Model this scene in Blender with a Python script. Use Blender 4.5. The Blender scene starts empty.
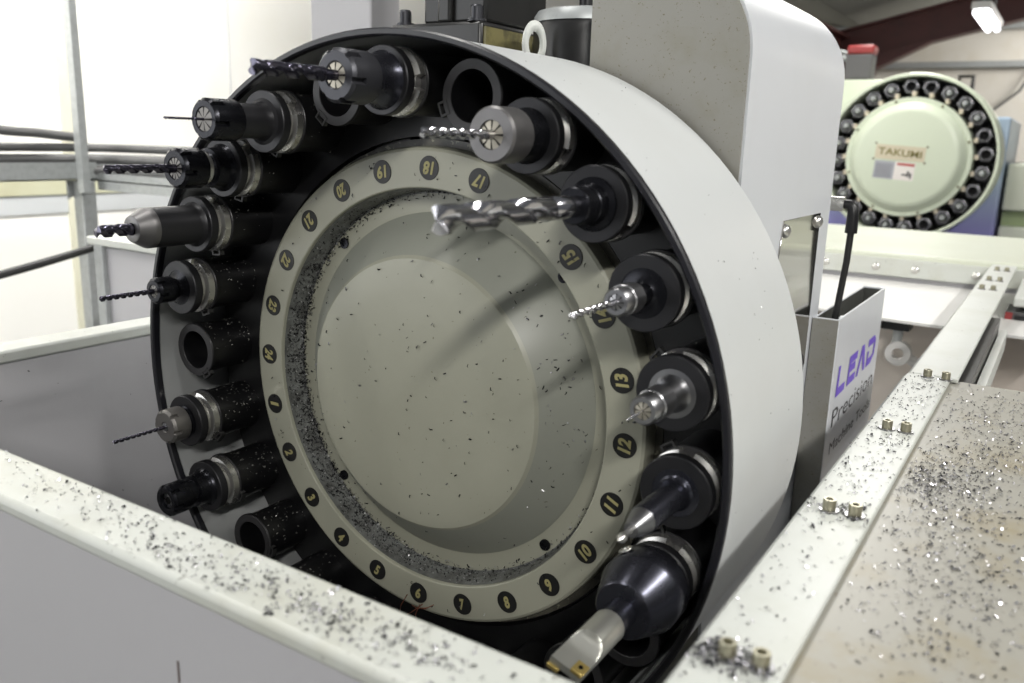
import bpy, bmesh, math, random
from math import sin, cos, pi, radians as R_
from mathutils import Vector, Matrix
S = bpy.context.scene
COL = S.collection
random.seed(11)
# ------------------------------------------------------------------ camera
# Origin = centre of the front tool carousel, X right, Y into the machine, Z up, floor at FLOOR
FLOOR = -1.45
def cam_matrix(yaw, pitch, roll, loc):
    f = Vector((-sin(yaw)*cos(pitch), cos(yaw)*cos(pitch), sin(pitch)))
    r = f.cross(Vector((0, 0, 1))).normalized(); u = r.cross(f)
    r2 = r*cos(roll)+u*sin(roll); u2 = u*cos(roll)-r*sin(roll)
    m = Matrix((r2, u2, -f)).transposed().to_4x4(); m.translation = loc
    return m
cd = bpy.data.cameras.new('camera'); cam = bpy.data.objects.new('camera', cd); COL.objects.link(cam)
cam.matrix_world = cam_matrix(.5651, -.2338, .0307, Vector((.4868, -.6139, .2391)))
cd.sensor_width = 36; cd.lens = 856.67*36/1024; cd.clip_start = .02; cd.clip_end = 100
cd.dof.use_dof = True; cd.dof.focus_distance = .84; cd.dof.aperture_fstop = 7.1
S.camera = cam
# ------------------------------------------------------------------ world, lamps, exposure
w = bpy.data.worlds.new('world'); S.world = w; w.use_nodes = True
w.node_tree.nodes['Background'].inputs[0].default_value = (.93, .96, 1, 1)
w.node_tree.nodes['Background'].inputs[1].default_value = .11
S.view_settings.view_transform = 'Standard'; S.view_settings.look = 'None'
S.view_settings.exposure = 0.0; S.view_settings.gamma = 1; S.view_settings.use_curve_mapping = False
def area(name, loc, target, sx, sy, power, col=(1, .98, .94)):
    l = bpy.data.lights.new(name, 'AREA'); l.shape = 'RECTANGLE'; l.size = sx; l.size_y = sy; l.energy = power; l.color = col
    o = bpy.data.objects.new(name, l); COL.objects.link(o); o.location = loc
    z = (Vector(loc)-Vector(target)).normalized(); y = Vector((0, 1, 0)); y = (y-z*y.dot(z)).normalized(); x = y.cross(z)
    o.rotation_euler = Matrix((x, y, z)).transposed().to_euler()
    return o
# fluorescent battens over the aisle (tubes run along Y), with added fill lights
area('ceiling_tube_or_fill', (1.65, -2.2, 1.48), (.0, 0, 0), .12, .7, 39)
area('left_fill_light', (-2.6, -2.3, .45), (0, 0, .05), 2.2, 2.4, 44, (.96, .98, 1))  # soft fill added at the left front, no window is built there
area('ceiling_tube_or_fill', (1.85, .3, 1.7), (.3, .2, 0), .12, 1.5, 42)
area('ceiling_tube_or_fill', (-.55, -.2, 1.8), (-.45, -.1, 0), .14, 1.5, 17)
area('ceiling_tube_or_fill', (-.2, 3.4, 1.5), (-.2, 3.4, 0), .4, 2.4, 45)
area('ceiling_tube_or_fill', (-1.9, .9, 1.75), (-2.95, 1.3, 0), .4, 3.5, 130)  # unseen light added to brighten the left wall
area('ceiling_tube_or_fill', (1.6, 7.9, 1.5), (-.9, 8.95, .8), .4, 1.2, 80)  # added out of view to brighten the far wall
# ------------------------------------------------------------------ materials
def newmat(name):
    m = bpy.data.materials.new(name); m.use_nodes = True
    return m, m.node_tree, m.node_tree.nodes['Principled BSDF']
def simple(name, col, rough=.4, metal=0., spec=None, coat=0.):
    m, t, b = newmat(name)
    b.inputs['Base Color'].default_value = (*col, 1); b.inputs['Roughness'].default_value = rough
    b.inputs['Metallic'].default_value = metal
    if coat: b.inputs['Coat Weight'].default_value = coat; b.inputs['Coat Roughness'].default_value = .12
    n = t.nodes.new('ShaderNodeTexNoise'); n.inputs['Scale'].default_value = 60; n.inputs['Detail'].default_value = 3
    tc = t.nodes.new('ShaderNodeTexCoord'); t.links.new(tc.outputs['Object'], n.inputs['Vector'])
    mr = t.nodes.new('ShaderNodeMapRange'); mr.inputs[3].default_value = rough*.85; mr.inputs[4].default_value = min(1, rough*1.2)
    t.links.new(n.outputs['Fac'], mr.inputs[0]); t.links.new(mr.outputs[0], b.inputs['Roughness'])
    return m
def dirty(name, col, dirt, rough=.4, scale=8., amount=.5, speck=None, speck_scale=260., speck_cut=.70, bump=0.0, metal=0., lo=.45, hi=.75):
    """paint with blotchy grime and fine specks"""
    m, t, b = newmat(name); L = t.links
    b.inputs['Roughness'].default_value = rough; b.inputs['Metallic'].default_value = metal
    tc = t.nodes.new('ShaderNodeTexCoord')
    n = t.nodes.new('ShaderNodeTexNoise'); n.inputs['Scale'].default_value = scale; n.inputs['Detail'].default_value = 6; n.inputs['Roughness'].default_value = .65
    L.new(tc.outputs['Object'], n.inputs['Vector'])
    mr = t.nodes.new('ShaderNodeMapRange'); mr.inputs[1].default_value = lo; mr.inputs[2].default_value = hi; mr.inputs[4].default_value = amount
    L.new(n.outputs['Fac'], mr.inputs[0])
    mx = t.nodes.new('ShaderNodeMix'); mx.data_type = 'RGBA'
    mx.inputs[6].default_value = (*col, 1); mx.inputs[7].default_value = (*dirt, 1); L.new(mr.outputs[0], mx.inputs[0])
    out = mx.outputs[2]
    if speck:
        n2 = t.nodes.new('ShaderNodeTexNoise'); n2.inputs['Scale'].default_value = speck_scale; n2.inputs['Detail'].default_value = 2
        L.new(tc.outputs['Object'], n2.inputs['Vector'])
        m2 = t.nodes.new('ShaderNodeMapRange'); m2.inputs[1].default_value = speck_cut; m2.inputs[2].default_value = speck_cut+.05
        L.new(n2.outputs['Fac'], m2.inputs[0])
        x2 = t.nodes.new('ShaderNodeMix'); x2.data_type = 'RGBA'; L.new(m2.outputs[0], x2.inputs[0]); L.new(out, x2.inputs[6]); x2.inputs[7].default_value = (*speck, 1)
        out = x2.outputs[2]
    L.new(out, b.inputs['Base Color'])
    if bump:
        bp = t.nodes.new('ShaderNodeBump'); bp.inputs['Strength'].default_value = bump; bp.inputs['Distance'].default_value = .001
        n3 = t.nodes.new('ShaderNodeTexNoise'); n3.inputs['Scale'].default_value = 420; L.new(tc.outputs['Object'], n3.inputs['Vector'])
        L.new(n3.outputs['Fac'], bp.inputs['Height']); L.new(bp.outputs[0], b.inputs['Normal'])
    return m
def island(name, dark, bright, metal=.9, rough=.25, pw=.6):
    m, t, b = newmat(name); L = t.links
    g = t.nodes.new('ShaderNodeNewGeometry')
    r = t.nodes.new('ShaderNodeValToRGB'); L.new(g.outputs['Random Per Island'], r.inputs[0])
    r.color_ramp.elements[0].color = (*dark, 1); r.color_ramp.elements[1].color = (*bright, 1); r.color_ramp.elements[0].position = pw
    L.new(r.outputs[0], b.inputs['Base Color']); b.inputs['Metallic'].default_value = metal; b.inputs['Roughness'].default_value = rough
    return m
M = {}
M['guard'] = dirty('silver_white_paint', (.60, .62, .62), (.55, .56, .54), .33, 5, .5, (.12, .11, .1), 120, .80, bump=.03)
M['column'] = dirty('grey_white_paint', (.62, .64, .67), (.56, .57, .58), .36, 6, .4, (.2, .19, .17), 110, .80, bump=.05)
M['column_front'] = dirty('misted_shaded_paint', (.29, .285, .26), (.25, .24, .19), .45, 22, .8, (.18, .16, .11), 420, .67)  # oily specks, with the front faces' shade put into the base colour
M['rail'] = dirty('white_cover_paint', (.615, .635, .60), (.49, .50, .43), .42, 9, .6, (.33, .33, .31), 190, .70)
M['panel'] = dirty('white_panel_paint', (.60, .62, .58), (.50, .50, .42), .4, 10, .8, (.36, .36, .33), 170, .69)
M['panel_face'] = dirty('light_grey_paint', (.50, .495, .515), (.47, .46, .48), .45, 4, .5)
M['table'] = dirty('stained_roof_plate', (.335, .325, .285), (.29, .235, .12), .38, 11, .75, (.25, .23, .19), 150, .66, lo=.5, hi=.72)
M['grey_in'] = dirty('grey_inner_paint', (.36, .37, .37), (.30, .30, .29), .45, 10, .6, (.05, .05, .05), 130, .80)
M['disc'] = dirty('beige_grey_paint', (.405, .405, .325), (.36, .355, .275), .36, 9, .5, (.19, .18, .13), 210, .735)
M['disc_cone'] = dirty('grey_green_coat', (.34, .35, .30), (.30, .31, .26), .36, 9, .5, (.15, .15, .11), 210, .735)
M['groove'] = dirty('oily_grey_groove', (.22, .23, .22), (.08, .08, .075), .4, 60, .9, (.4, .4, .4), 300, .66, lo=.35, hi=.65)
M['disc_grime'] = dirty('oily_rim', (.10, .095, .075), (.03, .03, .025), .35, 60, 1., (.3, .29, .22), 200, .62)
M['black'] = simple('black_plastic', (.008, .008, .009), .36)
M['pot'] = dirty('oily_black_plastic', (.006, .006, .007), (.012, .012, .012), .36, 30, .8)
M['potring'] = simple('dark_grey_pot_face', (.034, .033, .035), .42)
M['latchgrey'] = simple('dark_latch', (.03, .03, .03), .45)
M['shadowgrey'] = simple('shaded_inside_grey', (.06, .062, .055), .6)
M['oxide_mid'] = simple('mid_grey_oxide_steel', (.055, .056, .064), .36, .6)
M['darkface'] = simple('dark_turned_steel', (.20, .195, .195), .42, .85)
M['trim'] = simple('black_rubber', (.012, .012, .016), .3)
M['badge'] = simple('black_badge', (.014, .014, .014), .4)
M['yellow'] = simple('faded_yellow_print', (.42, .38, .17), .5)
M['oxide'] = simple('black_oxide_steel', (.019, .0195, .024), .26, .75)
M['oxide_dull'] = simple('dull_black_oxide_steel', (.030, .030, .033), .38, .5)
M['bluesteel'] = simple('blued_steel', (.078, .080, .100), .26, .9)
M['steel'] = simple('bright_steel', (.66, .65, .62), .27, .9)
M['nutsteel'] = simple('satin_steel', (.36, .36, .37), .32, 1.)
M['greyface'] = simple('ground_steel_face', (.23, .22, .21), .45, .8)
M['collet'] = simple('collet_steel', (.46, .43, .36), .4, .7)
M['hss'] = simple('dark_drill_steel', (.115, .11, .145), .22, .95)
M['brightdrill'] = simple('bright_drill_steel', (.62, .62, .66), .19, 1.)
M['nickel'] = simple('nickel_plated_steel', (.60, .60, .55), .33, .85)
M['gold'] = simple('gold_coated_insert', (.62, .47, .16), .3, .8)
M['hole'] = simple('dark_hole', (.01, .01, .01), .6)
M['chip'] = island('metal_swarf', (.06, .06, .065), (.75, .74, .78), .9, .28, .35)
M['chip_dark'] = island('dark_metal_swarf', (.03, .03, .032), (.5, .5, .5), .8, .35, .72)
M['chip_pot'] = island('swarf_specks', (.08, .08, .08), (.7, .7, .64), .4, .35, .25)
M['copper'] = simple('coppery_swarf', (.35, .14, .09), .35, .8)
M['mirror'] = simple('stainless_sheet', (.58, .56, .53), .07, 1.)
M['recess'] = simple('brown_recess', (.12, .08, .07), .5)
M['purple'] = simple('purple_print', (.16, .08, .62), .45)
M['ink'] = simple('black_print', (.02, .02, .025), .5)
M['bolt'] = simple('zinc_bolt', (.42, .40, .30), .35, .85)
M['wall'] = dirty('white_wall_sheet', (.86, .855, .82), (.80, .78, .68), .6, 1.3, .5)
M['farwall'] = dirty('cream_far_wall', (.66, .63, .57), (.50, .43, .30), .7, .9, .8, lo=.5, hi=.8)
M['cill'] = dirty('shaded_olive_trim', (.50, .50, .36), (.42, .40, .26), .6, 4, .8)
M['palecill'] = dirty('pale_yellow_trim', (.66, .65, .52), (.58, .56, .42), .6, 4, .8)
M['greywall'] = simple('grey_wall_band', (.52, .54, .55), .6)
M['galv'] = dirty('galvanised_steel', (.42, .44, .44), (.32, .33, .33), .42, 60, .9, metal=.35)
M['cable'] = simple('grey_cable_sheath', (.10, .10, .10), .5)
M['blackcable'] = simple('black_cable_sheath', (.015, .015, .015), .45)
M['floor'] = dirty('grey_floor', (.30, .30, .28), (.2, .2, .19), .5, 3, .7)
M['roof'] = simple('roof_sheet', (.30, .30, .27), .6)
M['red'] = dirty('red_oxide_paint', (.085, .022, .019), (.05, .016, .014), .5, 5, .8)
M['lampred'] = simple('red_plastic', (.27, .035, .035), .4)
M['greybox'] = simple('grey_plastic', (.09, .088, .09), .5)
M['palegreen'] = simple('pale_green_paint', (.64, .70, .56), .3)
M['palegreen_dirty'] = dirty('pale_green_roof', (.68, .71, .60), (.60, .62, .48), .4, 4, .6)
M['greenedge'] = simple('green_paint', (.36, .44, .24), .4)
M['plate_cream'] = simple('cream_nameplate', (.62, .56, .42), .4)
M['olive'] = simple('olive_gold_print', (.20, .17, .05), .4)
M['sticker_grey'] = simple('grey_sticker', (.38, .39, .43), .5)
M['sticker_white'] = simple('white_sticker', (.78, .74, .70), .5)
M['sticker_red'] = simple('red_print', (.45, .07, .06), .5)
M['rearpot'] = simple('worn_grey_steel', (.16, .16, .17), .3, .8)
M['ivory'] = simple('ivory_plastic', (.60, .54, .42), .5)
M['white'] = simple('white_enamel', (.74, .73, .71), .4)
M['beige'] = dirty('beige_inner_wall', (.80, .73, .66), (.74, .67, .60), .5, 3, .5)
M['castblack'] = dirty('oily_black_casting', (.018, .018, .018), (.010, .010, .010), .32, 40, .8)
M['greenbrown'] = dirty('brown_rivet_and_sheen', (.20, .18, .08), (.03, .03, .025), .3, 45, 1.)  # rivet and screw colour, also paints the reflection on the gearbox
M['pale_flat'] = simple('pale_beige', (.66, .61, .52), .7)
def tube_mat():
    m, t, b = newmat('lit_fluorescent_tube')
    b.inputs['Base Color'].default_value = (1, 1, 1, 1); b.inputs['Emission Color'].default_value = (.95, .95, 1, 1); b.inputs['Emission Strength'].default_value = 6
    return m
M['tube'] = tube_mat()
def blue_mat():
    m, t, b = newmat('blue_violet_paint'); L = t.links
    tc = t.nodes.new('ShaderNodeTexCoord'); sp = t.nodes.new('ShaderNodeSeparateXYZ'); L.new(tc.outputs['Object'], sp.inputs[0])
    mr = t.nodes.new('ShaderNodeMapRange'); mr.inputs[1].default_value = -.1; mr.inputs[2].default_value = .16; L.new(sp.outputs[2], mr.inputs[0])
    r = t.nodes.new('ShaderNodeValToRGB'); L.new(mr.outputs[0], r.inputs[0])
    r.color_ramp.elements[0].color = (.22, .17, .52, 1); r.color_ramp.elements[1].color = (.42, .53, .66, 1)
    L.new(r.outputs[0], b.inputs['Base Color']); b.inputs['Roughness'].default_value = .35
    return m
M['blue'] = blue_mat()
# ------------------------------------------------------------------ helpers
class MB:
    def __init__(s): s.v = []; s.f = []; s.m = []
    def add(s, v, f, mi=0):
        o = len(s.v); s.v += [tuple(p) for p in v]; s.f += [tuple(i+o for i in q) for q in f]; s.m += [mi]*len(f)
        return s
    def box(s, a, b, mi=0):
        x0, y0, z0 = a; x1, y1, z1 = b
        v = [(x0,y0,z0),(x1,y0,z0),(x1,y1,z0),(x0,y1,z0),(x0,y0,z1),(x1,y0,z1),(x1,y1,z1),(x0,y1,z1)]
        return s.add(v, [(0,3,2,1),(4,5,6,7),(0,1,5,4),(1,2,6,5),(2,3,7,6),(3,0,4,7)], mi)
    def lathe(s, prof, n=48, mi=0, fr=None, closed=False, ax=0., az=0.):
        """prof: list of (s, r); revolved about the local Y axis, s counted towards -Y. fr(i, s, r, th) may change r."""
        base = len(s.v); k = len(prof); rows = []
        for i, (ss, r) in enumerate(prof):
            if r <= 1e-6: rows.append([len(s.v)]); s.v.append((ax, -ss, az)); continue
            row = []
            for j in range(n):
                th = 2*pi*j/n; rr = fr(i, ss, r, th) if fr else r
                row.append(len(s.v)); s.v.append((ax+rr*cos(th), -ss, az+rr*sin(th)))
            rows.append(row)
        rng = list(range(k-1)) + ([k-1] if closed else [])
        for i in rng:
            A, B = rows[i], rows[(i+1) % k]
            for j in range(n):
                j2 = (j+1) % n
                if len(A) == 1 and len(B) == 1: continue
                if len(A) == 1: q = (A[0], B[j2], B[j])
                elif len(B) == 1: q = (A[j], A[j2], B[0])
                else: q = (A[j], A[j2], B[j2], B[j])
                s.f.append(q); s.m.append(mi)
        return s
    def tube(s, pts, r, n=10, mi=0, caps=True):
        pts = [Vector(p) for p in pts]; up = Vector((0, 0, 1)); base = len(s.v)
        for i, p in enumerate(pts):
            t = (pts[min(i+1, len(pts)-1)]-pts[max(i-1, 0)]).normalized()
            a = t.cross(up)
            if a.length < 1e-3: a = t.cross(Vector((1, 0, 0)))
            a.normalize(); b = t.cross(a); rr = r[i] if isinstance(r, (list, tuple)) else r
            for j in range(n):
                th = 2*pi*j/n; s.v.append(tuple(p+a*rr*cos(th)+b*rr*sin(th)))
        for i in range(len(pts)-1):
            for j in range(n):
                j2 = (j+1) % n; s.f.append((base+i*n+j, base+i*n+j2, base+(i+1)*n+j2, base+(i+1)*n+j)); s.m.append(mi)
        if caps:
            s.f.append(tuple(base+j for j in range(n))[::-1]); s.f.append(tuple(base+(len(pts)-1)*n+j for j in range(n))); s.m += [mi, mi]
        return s
    def prism(s, poly, axis, a, b, mi=0):
        """polygon (list of 2-D points) extruded along axis 'x','y','z' from a to b"""
        def P(u, v, t): return {'y': (u, t, v), 'x': (t, u, v), 'z': (u, v, t)}[axis]
        n = len(poly); v = [P(*p, a) for p in poly]+[P(*p, b) for p in poly]
        f = [tuple(range(n))[::-1], tuple(range(n, 2*n))]+[(i, (i+1) % n, n+(i+1) % n, n+i) for i in range(n)]
        return s.add(v, f, mi)
    def build(s, name, mats, parent=None, loc=(0, 0, 0), smooth=35, bevel=0, rot=None, group=None):
        me = bpy.data.meshes.new(name); me.from_pydata(s.v, [], s.f); me.validate()
        for m in (mats if isinstance(mats, (list, tuple)) else [mats]): me.materials.append(M[m] if isinstance(m, str) else m)
        if len(me.polygons) == len(s.m): me.polygons.foreach_set('material_index', s.m)
        bm = bmesh.new(); bm.from_mesh(me); bmesh.ops.recalc_face_normals(bm, faces=bm.faces); bm.to_mesh(me); bm.free()
        if smooth:
            me.polygons.foreach_set('use_smooth', [True]*len(me.polygons)); me.set_sharp_from_angle(angle=R_(smooth))
        o = bpy.data.objects.new(name, me); COL.objects.link(o); o.location = loc
        if rot: o.rotation_euler = rot
        if parent: o.parent = parent
        if bevel:
            b = o.modifiers.new('bevel', 'BEVEL'); b.width = bevel; b.segments = 2; b.limit_method = 'ANGLE'; b.angle_limit = R_(50)
        return o
def tag(o, label=None, cat=None, group=None, kind=None):
    if label: o['label'] = label
    if cat: o['category'] = cat
    if group: o['group'] = group
    if kind: o['kind'] = kind
    return o
def empty(name, loc, label, cat, group=None):
    o = bpy.data.objects.new(name, None); COL.objects.link(o); o.location = loc; o.empty_display_size = .05
    return tag(o, label, cat, group)
def dup(o, parent=None):
    c = o.copy(); COL.objects.link(c)
    if parent: c.parent = parent
    return c
_tc = {}
def text_geo(body, size=1., bold=0., shear=0.):
    """2-D text outline as (verts, faces), centred"""
    k = (body, bold, shear)
    if k not in _tc:
        cu = bpy.data.curves.new('t', 'FONT'); cu.body = body; cu.size = 1; cu.offset = bold; cu.shear = shear; cu.align_x = 'CENTER'; cu.align_y = 'CENTER'; cu.resolution_u = 4
        ob = bpy.data.objects.new('t', cu); COL.objects.link(ob)
        dg = bpy.context.evaluated_depsgraph_get(); me = bpy.data.meshes.new_from_object(ob.evaluated_get(dg))
        vs = [tuple(v.co) for v in me.vertices]; fs = [tuple(p.vertices) for p in me.polygons]
        bpy.data.objects.remove(ob); bpy.data.curves.remove(cu); bpy.data.meshes.remove(me)
        if vs:
            x0, x1 = min(v[0] for v in vs), max(v[0] for v in vs); y0, y1 = min(v[1] for v in vs), max(v[1] for v in vs)
            vs = [((v[0]-(x0+x1)/2), (v[1]-(y0+y1)/2)) for v in vs]
        _tc[k] = (vs, fs)
    vs, fs = _tc[k]
    return [(a*size, b*size) for a, b in vs], fs
def put_text(mb, body, o, ux, uy, height, width=None, bold=0., shear=0., mi=0, off=0.0004):
    """write text on a surface: centre o, reading axis ux, up axis uy; height = cap height"""
    vs, fs = text_geo(body, 1., bold, shear)
    h = max(v[1] for v in vs)-min(v[1] for v in vs); wd = max(v[0] for v in vs)-min(v[0] for v in vs)
    sy = height/h; sx = (width/wd) if width else sy
    ux, uy, o = Vector(ux), Vector(uy), Vector(o); n = ux.cross(uy).normalized()
    mb.add([tuple(o+ux*(a*sx)+uy*(b*sy)+n*off) for a, b in vs], fs, mi)
def swarf(mb, place, n, smin, smax, curl=.6):
    """n little bent slivers; place() -> (point, normal)"""
    for _ in range(n):
        p, nn = place(); p = Vector(p); nn = Vector(nn).normalized()
        a = nn.cross(Vector((random.gauss(0, 1), random.gauss(0, 1), random.gauss(0, 1)))).normalized(); b = nn.cross(a)
        L = random.uniform(smin, smax); wd = L*random.uniform(.18, .5); k = random.uniform(.2, curl)*L; tilt = random.uniform(-.5, .5)*wd
        c = random.uniform(-.6, .6)*L
        pts = []
        for t, hgt, side in ((-.5, .0, 0), (-.1, k, c*.5), (.5, k*.3, c)):
            q = p+a*(t*L)+b*side+nn*(hgt+.0002)
            pts += [tuple(q-b*wd*.5), tuple(q+b*wd*.5+nn*abs(tilt))]
        mb.add(pts, [(0, 1, 3, 2), (2, 3, 5, 4)])
def gauss_place(clusters, bounds, z, nn=(0, 0, 1), uni=.3):
    def f():
        while True:
            if random.random() < uni: x, y = random.uniform(bounds[0], bounds[1]), random.uniform(bounds[2], bounds[3])
            else:
                cx, cy, sx, sy = random.choice(clusters); x, y = random.gauss(cx, sx), random.gauss(cy, sy)
            if bounds[0] < x < bounds[1] and bounds[2] < y < bounds[3]: return (x, y, z), nn
    return f
# ------------------------------------------------------------------ setting: floor, walls, roof
tag(MB().box((-6, -4, FLOOR-.1), (6, 9.2, FLOOR)).build('floor', 'floor'), kind='structure')
wl = MB()
wl.box((-3.1, -3, FLOOR), (-3, 9.0, 2.0))
tag(wl.build('wall_left', 'wall'), kind='structure')
tag(MB().box((-3.0, -3, -.045), (-2.985, 9, .035)).build('trim_1', 'cill', bevel=.003), kind='structure')  # greenish wall band, the tray's shadow put into its colour
tag(MB().box((-3.0, -3, -.118), (-2.992, 9, -.045)).build('trim_2', 'greywall'), kind='structure')
tag(MB().box((-3.0, 1.41, FLOOR), (-2.989, 1.50, 2.)).build('trim_3', 'palecill'), kind='structure')  # pale yellow upright strip on the wall
tag(MB().box((-3.0, 2.27, -.06), (-2.997, 2.275, 2.)).build('trim_4', 'greywall'), kind='structure')
tag(MB().box((-3.0, 9.0, FLOOR), (6, 9.1, 3.4)).build('wall_back', 'farwall'), kind='structure')
tag(MB().box((-3.0, 8.92, 1.02), (6, 9.0, 1.075)).build('trim_5', 'galv'), kind='structure')
tag(MB().box((-3.0, 8.9, 1.36), (6, 9.0, 1.43)).build('trim_6', 'galv'), kind='structure')
# corrugated roof: two slopes meeting in a valley over X = -1.4
VX, VZ = -1.4, 1.25
def slope_poly(x0, x1, sgn):
    top, bot = [], []; n = 60
    for i in range(n+1):
        x = x0+(x1-x0)*i/n; bot.append((x, VZ+.10+.25*abs(x-VX)))
    return bot
rb = MB()
for (x0, x1) in ((VX, 4.5), (-3.1, VX)):
    v, f = [], []; n = 220
    for i in range(n+1):
        y = 2.0+7.0*i/n; dz = .018*(1 if (i//2) % 2 else 0)
        for x in (x0, x1):
            v.append((x, y, VZ+.12+.25*abs(x-VX)+dz))
    for i in range(n): f.append((2*i, 2*i+1, 2*i+3, 2*i+2))
    rb.add(v, f)
ro = rb.build('ceiling', 'roof', smooth=0); so = ro.modifiers.new('s', 'SOLIDIFY'); so.thickness = .01
tag(ro, kind='structure')
# steelwork: eaves beam along the valley, rafters across
def ibeam(mb, p0, p1, h, wdt, t=.018):
    p0, p1 = Vector(p0), Vector(p1); d = (p1-p0).normalized(); side = d.cross(Vector((0, 0, 1))).normalized(); up = side.cross(d)
    for (a0, a1, b0, b1) in ((-wdt/2, wdt/2, h/2-t, h/2), (-t/2, t/2, -h/2+t, h/2-t), (-wdt/2, wdt/2, -h/2, -h/2+t)):
        v = [tuple(p+side*a+up*b) for p in (p0, p1) for a, b in ((a0, b0), (a1, b0), (a1, b1), (a0, b1))]
        mb.add(v, [(0,3,2,1),(4,5,6,7),(0,1,5,4),(1,2,6,5),(2,3,7,6),(3,0,4,7)])
tag(MB.build((lambda m: (ibeam(m, (VX, 2.2, 1.07), (VX, 8.9, 1.07), .22, .16), m)[1])(MB()), 'roof_beam', 'red'), 'dark red steel valley beam running away under the corrugated roof', 'beam')
mb = MB(); ibeam(mb, (VX-.05, 7.6, 1.07), (4.3, 7.6, 2.43), .28, .18); mb.prism([(VX, .80), (VX+.12, .80), (VX+.75, 1.12), (VX, .96)], 'y', 7.52, 7.68)
tag(mb.build('roof_rafter', 'red'), 'dark red sloping steel rafter behind the fluorescent lamp, crossing the far end', 'beam')
mb = MB(); ibeam(mb, (VX, 7.6, FLOOR), (VX, 7.6, 1.0), .2, .18)
tag(mb.build('steel_stanchion', 'red'), 'dark red steel post under the junction of the roof beams', 'post')
mb = MB()
for (x, yb) in ((-.55, 0), (.35, 0), (1.3, 0)):
    pass
mb.box((VX+.02, 6.25, 1.42), (4, 6.40, 1.52))
pu = mb.build('roof_purlin', 'galv'); pu.rotation_euler = (0, -math.atan(.25), 0); pu.location = Vector((VX, 0, 1.5))-Matrix.Rotation(-math.atan(.25), 3, 'Y') @ Vector((VX, 0, 1.5))
tag(pu, 'grey galvanised purlin under the roof sheets, nearer than the red rafter', 'purlin')
# hanging fluorescent lamp
lamp = empty('fluorescent_lamp', (-.185, 6.1, 1.135), 'lit twin tube fluorescent lamp hanging under the red rafter', 'lamp')
MB().box((-.06, -.02, .022), (.06, 1.0, .07)).build('lamp_body', 'white', lamp, bevel=.008)
for dx in (-.03, .03):
    m = MB(); m.tube([(dx, .02, .002), (dx, .96, .002)], .02, 12); m.build('fluorescent_tube', 'tube', lamp)
mb = MB(); mb.tube([(0, .1, .08), (0, .1, .9)], .006, 6); mb.tube([(0, .9, .08), (0, .9, .9)], .006, 6); mb.build('hanging_rod', 'galv', lamp)
# wall hook and dangling cable on the far wall
mb = MB(); mb.tube([(-.565, 8.9, .80), (-.565, 8.9, .935), (-.445, 8.9, .935), (-.445, 8.9, .80)], .02, 8)
tag(mb.build('wall_hook', 'black'), 'black square loop bracket on the cream wall above the rear carousel', 'bracket')
mb = MB(); mb.tube([(.05, 8.95, 1.02), (-.05, 8.93, .80), (-.25, 8.93, .62), (-.3, 8.95, .5)], .012, 8)
tag(mb.build('wall_cable', 'cable'), 'thin grey cable curving down the cream far wall', 'cable')
# ------------------------------------------------------------------ left side: cable tray, post, cables
tray = empty('cable_tray', (-2.0, 0, .077), 'galvanised steel cable tray along the white wall', 'cable tray')
m = MB(); m.box((-.16, -1.6, 0), (.0, .96, .004)); m.box((-.004, -1.6, 0), (.0, .93, .052)); m.box((-.16, -1.6, 0), (-.156, 1.2, .052)); m.build('tray_run', 'galv', tray)
m = MB(); m.box((-.16, .93, -.004), (1.4, 1.16, .0)); m.box((.0, .93, -.03), (1.4, .934, .02)); m.build('tray_branch', 'galv', tray)
m = MB(); m.prism([(.86, -.06), (.96, -.004), (.86, -.004)], 'x', -.05, -.045); m.build('bracket', 'galv', tray)
post = empty('strut_post', (-2.03, .90, FLOOR), 'galvanised upright post crossing the cable tray', 'post')
m = MB(); m.box((-.012, -.025, 0), (.033, .02, -FLOOR+.073)); m.build('lower_post', 'galv', post, bevel=.002)
m = MB(); m.box((.0305, -.035, -FLOOR+.04), (.064, -.012, -FLOOR+1.2)); m.build('upper_post', 'galv', post, bevel=.002)
def cable(pts, r, mat, label, group=None, n=10):
    v = [Vector(p) for p in pts]; out = []
    for i in range(len(v)-1):
        p0, p1, p2, p3 = v[max(i-1, 0)], v[i], v[i+1], v[min(i+2, len(v)-1)]
        for k in range(8):
            t = k/8; out.append(.5*((2*p1)+(-p0+p2)*t+(2*p0-5*p1+4*p2-p3)*t*t+(-p0+3*p1-3*p2+p3)*t**3))
    out.append(v[-1]); mb = MB(); mb.tube(out, r, n)
    return tag(mb.build('cable', mat), label, 'cable', group)
for i, (dx, dz, r) in enumerate(((-.022, .020, .0145), (-.058, .020, .0145), (-.094, .020, .0145), (-.040, .053, .0145), (-.076, .053, .0145), (-.058, .086, .013))):
    hh = .0815+dz+.0004*i; o_ = dx+.058
    cable([(-2.02+dx, -1.5, hh), (-2.02+dx, -.3, hh), (-2.02+dx, .5, hh), (-2.02+dx, .86-o_*.6, hh), (-1.945+dx*.9, 1.0-o_*.9, hh), (-1.75, 1.07-o_, hh), (-1.2, 1.07-o_, hh), (-.75, 1.07-o_, hh)],
          r, 'cable', 'dark grey cable in the bundle lying on the cable tray', 'cables bundled on the tray')
cable([(-2.05, .2, .30), (-2.05, .62, .225), (-2.06, .80, .210), (-2.075, .92, .199)], .014, 'cable', 'single grey cable coming down at the left edge to join the bundle')
cable([(-1.4, -.5, -.20), (-1.4, 0, -.125), (-1.4, .32, -.078), (-1.4, .52, -.042), (-1.385, .60, -.02)], .009, 'blackcable', 'black cable hanging in front of the white wall, left of the grey cabinet')
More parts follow.
